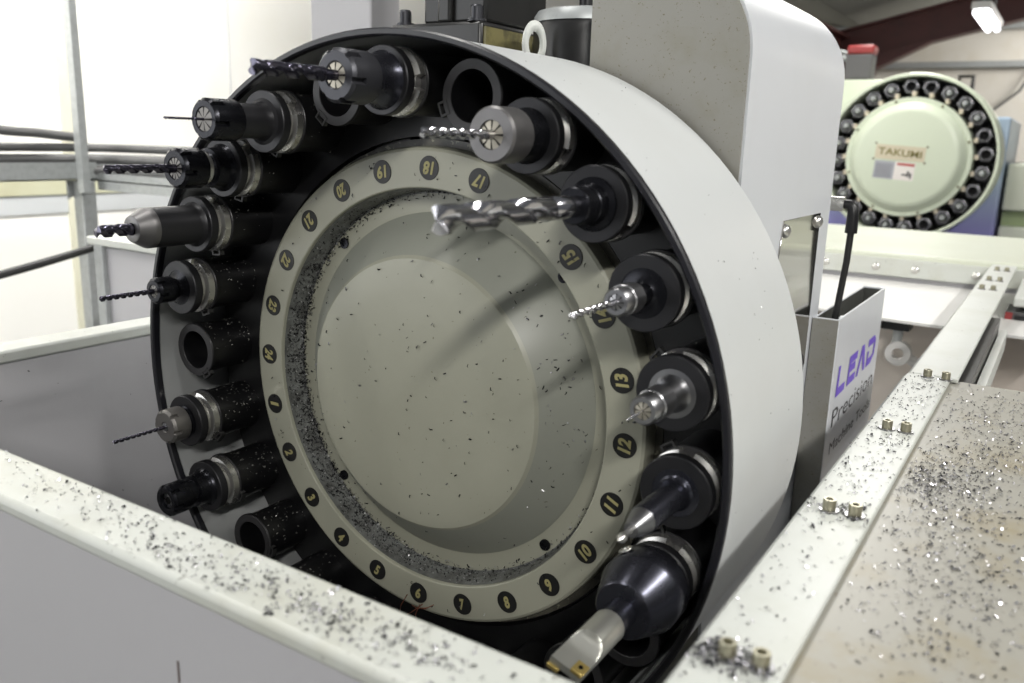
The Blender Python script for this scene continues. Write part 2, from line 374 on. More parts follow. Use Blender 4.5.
# grey cabinet behind the well
cab = empty('cabinet', (-.9, .5, FLOOR), 'grey sheet cabinet with pale top behind the enclosure, left of the carousel', 'cabinet')
m = MB(); m.box((-.40, 0, 0), (.28, .5, 1.425)); m.build('front_sheet', 'panel_face', cab, bevel=.002)
m = MB(); m.box((-.425, -.012, 0), (-.395, .5, 1.43)); m.build('corner_post', 'galv', cab, bevel=.002)
m = MB(); m.box((-.45, -.012, 1.428), (.28, .5, 1.446)); m.build('top_cap', 'rail', cab, bevel=.003)
# ------------------------------------------------------------------ machine enclosure panels (top edges at Z = 0)
pan = empty('enclosure_panel', (.0, -.33, FLOOR), 'white sheet-metal enclosure wall in the foreground, swarf on its top edge', 'panel')
H = -FLOOR
m = MB(); m.box((-.9, -.023, H-.012), (.352, .025, H)); m.build('top_flange', 'panel', pan, bevel=.004)
m = MB(); m.box((-.9, -.0225, 0), (.352, -.019, H-.01)); m.build('outer_sheet', 'panel_face', pan)
m = MB(); m.box((-.9, .020, 0), (.352, .0245, H-.01)); m.build('inner_sheet', 'grey_in', pan)
m = MB(); m.add([(.105, -.0229, H-.052), (.1065, -.0229, H-.052), (.1068, -.0229, H-.066), (.1052, -.0229, H-.066)], [(0, 1, 2, 3)]); m.build('paint_run', 'recess', pan)
lp = empty('enclosure_panel', (-.46, .1, FLOOR), 'grey enclosure side wall with pale top edge, left of the carousel', 'panel')
m = MB(); m.box((-.03, -.405, H-.014), (.012, .33, H)); m.build('top_flange', 'rail', lp, bevel=.003)
m = MB(); m.box((.004, -.405, 0), (.008, .33, H-.01)); m.build('inner_sheet', 'panel_face', lp)
# right cover strip with bolts
st = empty('cover_strip', (.388, 0, 0), 'long white cover strip with socket bolts running back along the machine roof', 'cover strip')
m = MB(); m.prism([(-.026, -.04), (-.026, -.006), (-.022, -.001), (-.017, 0), (.021, 0), (.021, -.005), (-.014, -.005), (-.02, -.01), (-.022, -.04)], 'y', -.285, .395); sb = m.build('strip', 'rail', st, bevel=.0012)
m = MB(); m.prism([(-.024, -.03), (-.024, -.006), (-.020, -.001), (-.015, 0), (.028, 0), (.028, -.005), (-.012, -.005), (-.018, -.01), (-.020, -.03)], 'y', .397, 1.532); m.build('strip', 'rail', st, bevel=.0012)
def bolt_mesh():
    m = MB(); n = 24
    # cap: outer wall, chamfer, hex socket; axis along local Y via lathe, so rotate to Z afterwards
    def fr(i, s, r, th):
        if i in (4, 5): a = (th % (pi/3))-pi/6; return r*cos(pi/6)/cos(a)
        return r
    m.lathe([(0, .0044), (.0062, .0044), (.0072, .0040), (.0072, .0030), (.0072, .0027), (.004, .0027), (.004, 0)], n, 0, fr)
    m.v = [(x, z, -y) for x, y, z in m.v]
    return m
bolt0 = bolt_mesh().build('bolt', 'bolt', st, loc=(-.006, -.248, .0012))
wm = MB(); wm.lathe([(0, .0068), (.0012, .0066), (.0012, .0), ], 24); wm.v = [(x, z, -y) for x, y, z in wm.v]
was0 = wm.build('washer', 'nutsteel', bolt0, loc=(0, 0, -.0012))
for i, (bx_, by_) in enumerate(((.010, -.247), (-.006, -.042), (.0105, -.041), (-.005, .168), (.010, .170), (-.001, .386), (.017, .386), (-.008, 1.12), (.010, 1.12), (-.006, 1.25), (.012, 1.25), (-.004, 1.42), (.014, 1.42))):
    b = dup(bolt0, st); b.location = (bx_, by_, .0012); wz = dup(was0, b)
# roof plate right of the strip
tp = empty('roof_plate', (.7, .0, -.006), 'tan stained roof plate covered in metal swarf at the right', 'plate')
m = MB(); m.box((-.297, -.60, -.004), (.9, .412, 0)); m.build('plate', 'table', tp)
m = MB(); m.prism([(.13, .165), (.17, .21), (.3, .24), (.3, .15), (.2, .14)], 'z', .0003, .0012); m.v = [(x-.22, y+.08, z) for x, y, z in m.v]
sc = m.build('pale_patch', 'pale_flat', None, loc=(.7, 0, -.006)); tag(sc, 'pale flat scrap lying on the tan roof plate at right edge', 'patch')  # thin pale beige wedge on the plate
m = MB(); m.box((-.30, -.6, -H), (.9, -.596, -.004)); m.build('front_sheet', 'panel_face', tp)
# well floor and inner walls under the strip
tag(MB().box((-.46, -.32, -.62), (1.6, 1.6, -.60)).build('well_floor', 'grey_in'), 'grey drip tray floor inside the machine well', 'tray')
m = MB(); m.box((-.2, 1.15, -.6), (.41, 1.17, -.067)); m.box((.41, 1.15, -.6), (.414, 1.32, -.067)); m.box((.414, 1.30, -.6), (1.6, 1.32, -.067)); tag(m.build('inner_wall', 'beige'), 'beige inner wall below the far shelf, behind the white eye fitting', 'panel')
# ------------------------------------------------------------------ column cover
CX0, CX1, CY0, CY1 = .088, .2435, .135, .486
col = empty('column_cover', (.166, .31, FLOOR), 'tall grey-white machine column cover with rounded top corner behind the carousel', 'column cover')
Rr = .09; cz = .312
pts = [(CX0, FLOOR), (CX1, FLOOR)]+[(CX1-Rr+Rr*cos(a), cz+Rr*sin(a)) for a in [i*pi/2/16 for i in range(17)]]+[(CX0, cz+Rr)]
off = (-.166, -FLOOR)
m = MB(); m.prism([(x+off[0], z+off[1]) for x, z in pts], 'y', CY0-.31+.002, CY1-.31); m.build('bent_sheet', 'column', col, smooth=30)
ins = [(CX0+.001, FLOOR), (CX1-.0025, FLOOR)]+[(CX1-Rr+(Rr-.0025)*cos(a), cz+(Rr-.0025)*sin(a)) for a in [i*pi/2/16 for i in range(17)]]+[(CX0+.001, cz+Rr-.0025)]
m = MB(); m.prism([(x+off[0], z+off[1]) for x, z in ins], 'y', CY0-.31, CY0-.31+.004); m.build('front_sheet', 'column_front', col)
mp = MB(); mp.prism([(.283-.31, .164-FLOOR), (.435-.31, .164-FLOOR), (.437-.31, -.02-FLOOR), (.40-.31, -.028-FLOOR), (.30-.31, -.02-FLOOR), (.27-.31, .10-FLOOR)], 'x', CX1-.166, CX1-.166+.0016); mpl = mp.build('stainless_plate', 'mirror', col, bevel=.0004)
def dome(mb, r, hgt, n=20):
    mb.lathe([(0, r), (hgt*.35, r*.95), (hgt*.75, r*.65), (hgt, r*.2), (hgt, 0)], n)
for (y, z) in ((.289, .153), (.425, .154)):
    m = MB(); dome(m, .0075, .006); m.v = [(-yy, x, zz) for x, yy, zz in m.v]; m.build('button_screw', 'steel', mpl, loc=(CX1-.166+.0016, y-.31, z-FLOOR))
m = MB(); m.box((CX1-.166-.001, .40-.31, -.09-FLOOR), (CX1-.166+.0006, .437-.31, -.032-FLOOR)); m.build('recess_plate', 'recess', col)
m = MB(); m.lathe([(0, .008), (.004, .008), (.007, .005), (.007, 0)], 16); m.tube([(.0, -.006, .0), (.0, -.006, -.03)], .0022, 8); m.v = [(-yy, x, zz) for x, yy, zz in m.v]; m.build('latch_screw', 'bluesteel', col, loc=(CX1-.166, .405-.31, -.008-FLOOR))
m = MB(); m.box((CX1-.166-.03, CY1-.31, -.05-FLOOR), (CX1-.166-.008, CY1-.31+.03, .19-FLOOR)); m.build('back_flange', 'column', col, bevel=.001)
# pneumatic elbow and hose
ho = empty('air_hose', (.2545, .512, .03), 'black air hose with elbow fitting dropping into the open box', 'hose')
m = MB(); m.tube([(-.03, 0, .141), (.0, 0, .141)], .009, 14); m.tube([(-.035, 0, .141), (-.018, 0, .141)], .0115, 6); m.build('steel_nut', 'steel', ho)
m = MB(); m.tube([(-.002, 0, .141), (.007, 0, .1405), (.0105, 0, .137), (.0115, 0, .128), (.0115, 0, .106)], [.0055, .006, .0065, .0070, .0075], 14); m.build('elbow', 'black', ho)
m = MB(); m.tube([(.0115, 0, .11), (.0105, 0, .07), (.007, -.002, .02), (.003, -.004, -.03), (.002, -.004, -.07)], .0042, 12); m.build('hose_tube', 'blackcable', ho)
# open-topped box with lettering
LX, LY0, LY1, LZ = .276, .457, .762, .036
bxo = empty('open_top_box', (.26, .6, -.55), 'grey-white open-topped box with purple lettering beside the column', 'box')
m = MB(); z0, z1 = -.05, LZ+.55; x0, x1, y0, y1 = CX1+.0006-.26, LX-.26, LY0-.6, LY1-.6; t = .003
m.prism([(x0, y0+.0006), (x1, y0+.0006), (x1, y1), (x0, y1), (x0, y1-t), (x1-t, y1-t), (x1-t, y0+t), (x0, y0+t)], 'z', z0, z1); m.box((x0+.0002, y0+t, z0+.3), (x0+.002, y1-t, z1-.001)); m.box((x0+.001, y0+.002, z0+.1), (x1-.001, y1-.002, z0+.103))
bb = None; m.build('box_shell', 'column', bxo, bevel=.0008)
m = MB(); m.box((x0+.0004, y0-.0004, z0+.001), (x1-.0008, y0+.0008, z1-.0015)); m.build('shaded_end', 'column_front', bxo)  # box front coloured darker to stand for the shade on it
m = MB(); e_ = .0004; m.prism([(x0+.0022, y0+t+e_), (x1-t-e_, y0+t+e_), (x1-t-e_, y1-t-e_), (x0+.0022, y1-t-e_)], 'z', z0+.2, z1-.0025); m.f = m.f[:1]+m.f[2:]; m.m = m.m[:5]; m.v = [(a, b, c) for a, b, c in m.v]; m.build('inner_face', 'shadowgrey', bxo)  # shade inside the box painted as dark grey inner faces
m = MB(); m.box((x0+.001, y0+.02, z1-.06), (x1-.004, y0+.12, z1-.03)); m.build('valve_block', 'castblack', bxo, bevel=.003)
m = MB(); m.tube([(-.006, -.075, z1-.04), (-.006, -.02, z1-.022), (-.004, .05, z1-.03)], .005, 10); m.build('valve_fitting', 'galv', bxo)
tx = MB()
# LEAD, the A without a crossbar, drawn as strokes
def stroke_letters(mb, o, ux, uy, hgt, wid, gap, th):
    ux, uy, o = Vector(ux), Vector(uy), Vector(o)
    def poly(ps): mb.add([tuple(o+ux*a+uy*b) for a, b in ps], [tuple(range(len(ps)))], 0)
    x = 0; sl = .12*hgt
    poly([(x, 0), (x+wid, 0), (x+wid+sl*.1, th), (x+th+sl*.1, th), (x+th+sl, hgt), (x+sl, hgt)])
    x += wid+gap
    poly([(x, 0), (x+wid, 0), (x+wid, th), (x+th, th), (x+th+sl*.4, hgt*.42), (x+wid*.9, hgt*.42), (x+wid*.9, hgt*.42+th), (x+th+sl*.5, hgt*.42+th), (x+th+sl*.8, hgt-th), (x+wid+sl*.8, hgt-th), (x+wid+sl, hgt), (x+sl, hgt)])
    x += wid+gap*.6
    poly([(x, 0), (x+th*1.1, 0), (x+wid*.62, hgt-th*1.1), (x+wid*.9, 0), (x+wid*1.2, 0), (x+wid*.85, hgt), (x+wid*.5, hgt)])
    x += wid*1.15+gap*.7
    poly([(x, 0), (x+wid*.7, 0), (x+wid*1.12, hgt*.25), (x+wid*1.2, hgt*.8), (x+wid*.95, hgt), (x+sl, hgt), (x+sl*.85, hgt-th), (x+wid*.8, hgt-th), (x+wid*.95, hgt*.75), (x+wid*.88, hgt*.32), (x+wid*.6, th), (x+th, th), (x+th+sl*.7, hgt-th*1.6), (x+sl*.8, hgt-th*1.6)])
stroke_letters(tx, (LX-.26+.0006, .483-.6, -.069+.55), (0, 1, 0), (0, 0, 1), .040, .050, .014, .011)
tx.build('logo_lettering', 'purple', bxo, smooth=0)
tx = MB(); put_text(tx, 'Precision', (LX-.26, .612-.6, -.097+.55), (0, 1, 0), (0, 0, 1), .024, .262, bold=.0)
tx.build('black_lettering', 'ink', bxo, smooth=0); tx = MB()
put_text(tx, 'Machine Tools', (LX-.26, .618-.6, -.139+.55), (0, 1, 0), (0, 0, 1), .016, .262, bold=.0)
tx.build('small_lettering', 'ink', bxo, smooth=0)
# ------------------------------------------------------------------ machine body, gearbox, motor behind the guard
tag(MB().box((-.33, .20, FLOOR), (.086, .44, .30)).build('machine_body', 'grey_in', bevel=.004), 'grey machine casting hidden behind the carousel guard', 'machine body')
tag(MB().box((-.443, .30, FLOOR), (-.331, .36, 1.1)).build('upright_column', 'panel_face', bevel=.003), 'grey upright box column rising behind the top of the carousel guard', 'column')
gb = empty('gearbox', (-.145, .27, .30), 'black oily gearbox block with bolts on top of the machine, behind the guard', 'gearbox')
m = MB(); m.box((-.085, -.05, .0), (.049, .12, .066)); m.build('base_flange', 'castblack', gb, bevel=.004)
m = MB(); m.box((-.045, -.035, .066), (.045, .10, .26)); m.box((-.02, -.042, .066), (.0, -.034, .2)); m.build('housing', 'castblack', gb, bevel=.005)
m = MB(); m.box((.0492, -.045, .006), (.052, .115, .060)); m.build('painted_reflection', 'greenbrown', gb)  # green-brown reflection on the right face, painted as a thin slab
for (x, y) in ((-.073, -.035), (.036, -.040)):
    m = MB(); m.lathe([(0, .011), (.003, .011), (.003, .0075), (.016, .0075), (.018, .006), (.018, .004), (.012, .004), (.012, 0)], 20); m.v = [(a, c, -b) for a, b, c in m.v]; m.build('bolt', 'oxide_mid', gb, loc=(x, y, .066))
m = MB(); m.tube([(.05, .06, .050), (.062, .06, .052), (.070, .06, .050)], .005, 10); m.tube([(.068, .06, .03), (.068, .06, .066)], .004, 8); m.build('oil_pipe', 'nutsteel', gb)
mo = empty('motor', (.0, .290, .301), 'black cylindrical motor with pale rim beside the column cover', 'motor')
m = MB(); m.lathe([(0, .060), (.058, .060), (.064, .058)], 40); m.v = [(a, c, -b) for a, b, c in m.v]; m.build('motor_body', 'castblack', mo)
m = MB(); m.lathe([(.0635, .0595), (.070, .059), (.076, .055), (.078, .048), (.078, 0)], 40); m.v = [(a, c, -b) for a, b, c in m.v]; m.build('end_cap', 'galv', mo)
m = MB(); m.lathe([(.078, .009), (.100, .009), (.100, 0)], 16); m.v = [(a, c, -b) for a, b, c in m.v]; m.build('shaft_end', 'black', mo)
m = MB(); m.lathe([(.0038*cos(t), .0115+.0038*sin(t)) for t in [i*2*pi/10 for i in range(10)]], 32, closed=True); ce = R_(66); m.v = [(x*cos(ce)-y*sin(ce), x*sin(ce)+y*cos(ce), z*1.6+.036) for x, y, z in m.v]; m.tube([(0, 0, .0), (0, 0, .016)], .006, 10); m.tube([(0, 0, .004), (.012, .03, .004)], .006, 8); m.v = [(x-.019, y-.080, z) for x, y, z in m.v]; m.build('lifting_eye', 'rail', mo)
# ------------------------------------------------------------------ far cross panel, shelf and fittings
fm = empty('rear_cover', (.1, 1.6, FLOOR), 'pale green flat machine roof beyond the white strip, below the rear carousel', 'machine cover')
m = MB(); m.box((-1.0, -.06, H-.03), (1.6, .62, H+.004)); m.build('roof_sheet', 'palegreen_dirty', fm, bevel=.006)
m = MB(); m.box((-1.0, -.064, H-.05), (1.6, -.058, H-.008)); pl = m.build('front_strip', 'panel', fm, bevel=.002)
for x in (-.085, .03, .115, .24):
    m = MB(); dome(m, .009, .006, 14); m.build('button_screw', 'steel', pl, loc=(x, -.064, H-.03))
m = MB(); m.box((-1.0, -.055, 0), (1.6, .6, H-.03)); m.build('body', 'panel_face', fm)
m = MB(); arc = [(-.35, 1.535), (-.35, 1.30)]+[(-.35+.9*i/24, 1.035+.28*max(0, (.36-(-.35+.9*i/24)))**1.8) for i in range(25)]+[(.55, 1.535)]
m.prism(arc, 'z', -.066, -.060); tag(m.build('shelf', 'white', bevel=.001), 'white sheet-metal shelf with curved front edge beyond the open box', 'shelf')
ey = empty('eye_fitting', (.262, 1.10, -.066), 'white round eye fitting hanging from the dark mount below the curved shelf', 'fitting')
m = MB(); m.box((-.035, -.02, -.022), (.015, .03, 0)); m.build('mount', 'castblack', ey, bevel=.002)
m = MB(); m.tube([(-.006, 0, -.02), (-.006, -.004, -.05)], .009, 10); m.build('stem', 'galv', ey)
m = MB(); m.lathe([(.0, .010), (.0, .023), (.016, .023), (.016, .010)], 28, closed=True); m.v = [(a, b, c-.066) for a, b, c in m.v]; m.build('eye_ring', 'white', ey, bevel=.001)
m = MB(); m.tube([(.014, .006, -.075), (.055, .002, -.095)], .010, 10); m.build('rod', 'white', ey)
ac = empty('air_cylinder', (.335, .9, -.16), 'white air cylinder below the edge of the white cover strip', 'cylinder')
m = MB(); m.lathe([(-.22, 0), (-.22, .034), (.15, .034), (.16, .030), (.2, .028), (.2, 0)], 28); m.build('barrel', 'white', ac)
m = MB(); m.lathe([(.19, .018), (.30, .018), (.30, 0)], 18); m.build('rod_end', 'white', ac)
m = MB(); m.box((-.01, -.1, -.5), (.01, .1, -.03)); m.build('bracket', 'panel_face', ac)
lr = empty('slide_rail', (.424, .8, -.03), 'dark slide rail with pale edge along the underside of the white strip', 'rail')
m = MB(); m.box((-.012, -.40, -.02), (.002, .10, .018)); m.build('rail_bar', 'castblack', lr)
m = MB(); m.box((.004, -.40, -.03), (.014, .10, .0)); m.build('edge_strip', 'rail', lr)
rbx = empty('control_unit', (.470, 1.19, -.082), 'small red and grey control unit below the far end of the strip', 'unit')
m = MB(); m.box((-.05, 0, 0), (.06, .1, .036)); m.build('case', 'greybox', rbx, bevel=.002)
m = MB(); m.box((-.05, -.002, .001), (-.038, .0, .035)); m.build('red_end', 'lampred', rbx)
m = MB(); m.box((-.034, -.003, .004), (-.006, .0, .014)); m.build('display', 'lampred', rbx)
m = MB(); m.box((-.034, -.003, .020), (-.006, .0, .030)); m.build('slot', 'black', rbx)
tag(MB().box((.43, 1.19, -.036), (.8, 1.5, -.02)).build('support_bracket', 'rail', bevel=.003), 'white bracket crossing under the far end of the cover strip', 'bracket')
# ------------------------------------------------------------------ carousel guard (drum)
RG = .3195
gd = empty('carousel_guard', (0, .03, 0), 'silver-white round drum guard with black front edge around the tool carousel', 'guard')
m = MB(); yf, yb = .095, -.098        # s measured from Y=.03 towards the viewer
m.lathe([(yf, RG-.0022), (yf, RG), (yb, RG), (yb, RG-.0022)], 128, 0)
m.build('drum_sheet', 'guard', gd)
m = MB(); m.lathe([(yf-.001, RG-.0024), (yb+.003, RG-.0024)], 128, 0); m.build('inner_face', 'grey_in', gd)
m = MB(); m.lathe([(yb, RG-.001), (yb, .12), (yb+.003, .12), (yb+.003, RG-.001)], 128, closed=True); m.build('back_plate', 'black', gd)
m = MB(); m.lathe([(yf-.005, RG-.0045), (yf+.001, RG-.0045), (yf+.0025, RG-.003), (yf+.0025, RG+.0005), (yf+.001, RG+.0018), (yf-.003, RG+.0018), (yf-.003, RG-.001), (yf-.005, RG-.002)], 128, closed=True); m.build('edge_trim', 'trim', gd)
# ------------------------------------------------------------------ tool carousel
PR, PY, PH = .281, -.040, 193.8
ang = lambda k: R_(PH+15*(k-1))
ca = empty('tool_carousel', (0, .1, 0), 'large round tool changer carousel with beige numbered disc and black tool pots', 'tool carousel')
def cparent(o): o.parent = ca; o.location = Vector(o.location)-Vector((0, .1, 0)); return o
m = MB()
prof = [(.0118, 0), (.0118, .10), (.0116, .124), (.0105, .1295), (.008, .1325), (-.024, .167), (-.027, .1695), (-.028, .173), (-.028, .186), (-.028, .1895), (-.0282, .1902), (-.003, .1924), (-.0008, .1926), (0, .1936), (0, .2255), (-.0012, .2280), (-.004, .2292), (-.018, .2292)]
m.lathe(prof, 128)
for fi, f_ in enumerate(m.f):      # the sloping band carries a greyer coat than the flat faces
    rr_ = [math.hypot(m.v[q][0], m.v[q][2]) for q in f_]
    if min(rr_) > .1320 and max(rr_) < .1700: m.m[fi] = 1
disc = cparent(m.build('cover_disc', ['disc', 'disc_cone'], smooth=24))
m = MB(); m.lathe([(-.0272, .1870), (-.0272, .1893), (-.0262, .1899), (-.004, .1920), (-.004, .1918), (-.0255, .1892), (-.0268, .1885), (-.0268, .1870)], 128, closed=True); m.build('groove_lining', 'groove', disc)
m = MB(); m.lathe([(-.018, .2292), (-.018, .236), (-.026, .237), (-.026, .225)], 128); dr = m.build('rim_flange', 'disc_grime', disc)
m = MB(); m.lathe([(-.0275, .2375), (-.014, .2385), (-.014, .300), (-.090, .300), (-.090, .0)], 96); cparent(m.build('hub_drum', 'pot'))
for a in (134., 43.3, 223.4, 313.4):
    m = MB(); m.lathe([(0, .0056), (.0018, .0054), (.0018, .003), (.0006, .0026), (.0006, 0)], 20); s_ = m.build('screw', 'oxide', disc, loc=(.180*cos(R_(a)), .028, .180*sin(R_(a))))
BR = .2105; bang = lambda k: R_(193.7+15*(k-1))
for k in range(1, 25):
    a = bang(k); c = Vector((BR*cos(a), -.0003, BR*sin(a)))
    m = MB(); m.lathe([(0, .0108), (.0005, .0106), (.0005, 0)], 32)
    up = (-cos(a), 0, -sin(a)); rt = Vector(up).cross(Vector((0, 1, 0))); rt = tuple(-rt if rt.cross(Vector(up)).y > 0 else rt)
    put_text(m, str(k), (0, -.0005, 0), rt, up, 0.0118, .0064 if k < 10 else .0124, bold=.042, shear=.2, mi=1, off=.0003)
    b = m.build('number_badge', ['badge', 'yellow'], disc, loc=c, smooth=0)
# pots
def pot_mesh():
    m = MB()
    m.lathe([(-.10, .0265), (-.004, .0265), (-.004, .0288), (-.0005, .0290), (0, .0285), (0, .0205), (-.004, .0200), (-.085, .014), (-.085, 0)], 44)
    return m
pot0 = pot_mesh().build('tool_pot', 'pot', None)
rm = MB(); rm.lathe([(.0002, .0286), (.0010, .0282), (.0010, .0208), (.0002, .0204)], 44); ring0 = rm.build('pot_face', 'potring', pot0)
hm = MB()  # housing between pot and hub, ribs along it; local radial direction = +X rotated per slot
hm.box((-.052, .062, -.0235), (-.012, .098, .0235))
for i in range(3): hm.box((-.042, .066+i*.012, -.0272), (-.004, .070+i*.012, .0272))
hous0 = hm.build('pot_housing', 'pot', pot0, bevel=.002)
lm_ = MB(); lm_.box((-.0045, -.0016, -.006), (-.003, .004, .006)); lm_.box((.003, -.0016, -.006), (.0045, .004, .006)); lm_.box((-.0045, -.0016, -.006), (.0045, .004, -.0042)); lm_.box((-.0045, -.0016, .0042), (.0045, .004, .006))
latch0 = lm_.build('latch', 'latchgrey', pot0)
latch0.location = (.0285*cos(R_(126)), 0, .0285*sin(R_(126))); latch0.rotation_euler = (0, -R_(126), 0)
for k in range(1, 25):
    if k == 1: o = pot0; o.parent = ca
    else:
        o = dup(pot0, ca)
        for ch in (ring0, hous0, latch0): dup(ch, o)
    a = ang(k); o.location = (PR*cos(a), PY-.1, PR*sin(a)); o.rotation_euler = (0, -a, 0)
# ------------------------------------------------------------------ tools
def twist_drill(r, s0, s1, flute0, turns, n=28, lead_r=None, point=.6):
    """two-flute drill from s0 (shank) to s1 (tip)"""
    m = MB(); lead_r = lead_r or r
    rows = [(s0, r*.98, 0), (flute0-.0008, r*.98, 0)]
    N = max(24, int(turns*22)); tip = s1-r*point
    for i in range(N+1): rows.append((flute0+(tip-flute0)*i/N, lead_r, 1))
    prof = [(s, q) for s, q, _ in rows]
    def fr(i, s, q, th):
        if i < 2: return q
        ph = th-2*pi*turns*(s-flute0)/(tip-flute0); u = abs(((ph/pi) % 1.0)-.5)*2   # 0..1, two flutes
        fade = min(1, (i-2)/4)
        return q*(1-.62*fade*max(0, 1-(u/.48)**4))
    def frt(i, s, q, th):
        return fr(i, s, q, th) if i < len(rows) else fr(len(rows)-1, tip, q, th)*.02/1.0
    m.lathe(prof+[(s1, lead_r)], n, 0, lambda i, s, q, th: fr(i, s, q, th) if i < len(rows) else q*.04)
    m.add([], [])
    return m
def nut_er(r, s0, s1, hole, notches=6, ch=.0025):
    m = MB(); n = 96
    prof = [(s0, r*.86), (s0, r*.97), (s0+.0015, r), (s1-(s1-s0)*.42, r), (s1-(s1-s0)*.41, r), (s1-ch, r), (s1-.0004, r-ch*.8), (s1, r-ch), (s1, hole+.0012), (s1-.001, hole), (s1-.006, hole)]
    def fr(i, s, q, th):
        if i in (4, 5, 6, 7):
            u = ((th+.3)/(2*pi/notches)) % 1.0
            if u < .20: return min(q, r*.84)
        return q
    m.lathe(prof, n, 0, fr); return m
def nut_hex(r, s0, s1, hole):
    m = MB()
    def fr(i, s, q, th):
        if i in (1, 2): a = (th % (pi/3))-pi/6; return q*min(1, .93/cos(a)*.93/.90)
        return q
    m.lathe([(s0, r*.85), (s0+.0005, r*1.02), (s0+(s1-s0)*.58, r*1.02), (s0+(s1-s0)*.60, r*.93), (s1-.002, r*.92), (s1, r*.80), (s1, hole), (s1-.004, hole)], 72, 0, fr); return m
def collet(r, s, hole, nseg=8):
    m = MB()
    for i in range(nseg):
        a0 = 2*pi*i/nseg+.09; a1 = 2*pi*(i+1)/nseg-.09
        inner, outer = [], []
        for j in range(5):
            a = a0+(a1-a0)*j/4; outer.append((r*cos(a), r*sin(a))); inner.append((hole*cos(a), hole*sin(a)))
        v = [(x, -s, z) for x, z in outer]+[(x, -s-.0008, z) for x, z in inner]
        m.add(v, [(j, j+1, 5+j+1, 5+j) for j in range(4)])
    m.lathe([(s-.0015, r), (s-.0015, 0)], 32, 1)
    return m
FR = .0277
def holder(k, name, label, cat, body, bodymat='oxide', grp='tools in the front carousel', front='oxide_dull', spin=0.):
    a = ang(k); t = empty(name, (PR*cos(a), PY-.0008, PR*sin(a)), label, cat, grp)
    m = MB(); n = 60
    def key(i, s, q, th):     # two drive slots in the flange
        u = (th-a-pi/2-spin) % pi
        return q*.80 if (u < .22 or u > pi-.22) and 1 <= i <= 8 else q
    m.lathe([(-.02, 0), (-.02, .0165), (0, .0185), (0, FR-.0006), (.0006, FR), (.0075, FR), (.0095, .0235), (.0140, .0235)], 120, 0, key); m.build('flange', 'steel', t)
    m = MB(); m.lathe([(.0135, .0232), (.0145, FR-.001), (.0155, FR), (.0232, FR), (.0240, FR-.0008), (.0240, .018)], 72); m.build('front_ring', front, t)
    m = MB(); m.lathe([(.0236, .019)]+body+[(body[-1][0], 0)], 56); m.build('holder_body', bodymat, t)
    return t
G = 'tools in the front carousel'
# 1
t = holder(1, 'collet_chuck', 'short chuck with flat grey nut and thin dark drill beside badge 1', 'tool holder', [(.0238, .0165), (.025, .0150), (.030, .0145)])
nut_er(.0182, .029, .049, .0045).build('collet_nut', ['greyface'], t); collet(.0046, .0485, .002).build('collet', ['nutsteel', 'hole'], t)
twist_drill(.0020, .045, .108, .056, 4).build('drill_bit', 'hss', t)
# 2
t = holder(2, 'collet_chuck', 'black collet chuck with empty nut just above the foreground panel, badge 2', 'tool holder', [(.0238, .021), (.026, .0185), (.030, .0172), (.040, .0168), (.0405, .0135), (.0445, .0135), (.045, .0145), (.050, .0145)])
nut_er(.0168, .0495, .072, .0085).build('collet_nut', 'oxide', t); collet(.0085, .068, .004, 6).build('collet', ['nutsteel', 'hole'], t)
# 11 indexable end mill in big arbor
t = holder(11, 'milling_arbor', 'big dark milling arbor with silver indexable end mill at the bottom right', 'tool holder', [(.0238, .0235), (.029, .0235), (.0295, .0300), (.031, .0308), (.0500, .0308), (.0515, .0300), (.0755, .0218), (.077, .0205), (.078, .0105), (.0985, .0103)], 'bluesteel')
MILL = (1.25, 1.25+pi)
def mill():
    m = MB(); n = 128; s0, s1 = .0975, .1585
    rows = [(s0, .0112), (s0+.001, .0116), (.126, .0116)]+[(.128+.0305*i/40, .0116) for i in range(41)]
    def fr(i, s, q, th):
        if s < .1285: return q
        e = min(1, (s-.1285)/.013); h = q*(1-.78*math.sqrt(max(0, 1-(1-e)**2)))
        for mm in MILL:
            cc = cos(th-mm)
            if cc > .05 and q*cc > h: return max(h/cc, q*.2)
        return q
    m.lathe(rows+[(s1, .0)], n, 0, fr); return m
em = mill().build('end_mill', 'nickel', t)
for c in MILL:
    m = MB(); m.box((-.0005, -.0055, -.0042), (.0024, .0055, .0042)); ob = m.build('cutting_insert', 'gold', em, bevel=.0006)
    ob.location = (.0029*cos(c)+.0075*sin(c), -.1548, .0029*sin(c)-.0075*cos(c)); ob.rotation_euler = (0, -c, 0)
    m = MB(); m.lathe([(0, .0016), (.0008, .0014), (.0008, 0)], 12); m.v = [(-y+.0024, x, z) for x, y, z in m.v]; m.build('insert_screw', 'oxide', ob)
m = MB(); m.lathe([(0, .0058), (.0008, .0055), (.0008, .0034), (-.001, .0032), (-.001, 0)], 20); m.v = [(x, z, -y) for x, y, z in m.v]
ob = m.build('set_screw', 'steel', t); ob.location = (-.032*cos(R_(60)), -.042, .032*sin(R_(60))); ob.rotation_euler = (0, -R_(30), 0)
# 12 spotting drill
t = holder(12, 'drill_holder', 'slim black cylindrical holder with short spotting drill beside badges 11 and 12', 'tool holder', [(.0238, .0135), (.0255, .0115), (.029, .0105), (.0325, .0102), (.079, .0102), (.0805, .0098)], 'bluesteel')
m = MB(); m.lathe([(.080, .0098), (.0965, .0056), (.098, .0050), (.098, 0)], 40); m.build('tapered_nose', 'nutsteel', t)
m = MB(); m.lathe([(.096, .0022), (.108, .0022), (.1095, .0032), (.113, .0032), (.117, .0006), (.117, 0)], 20); m.build('spotting_drill', 'steel', t)
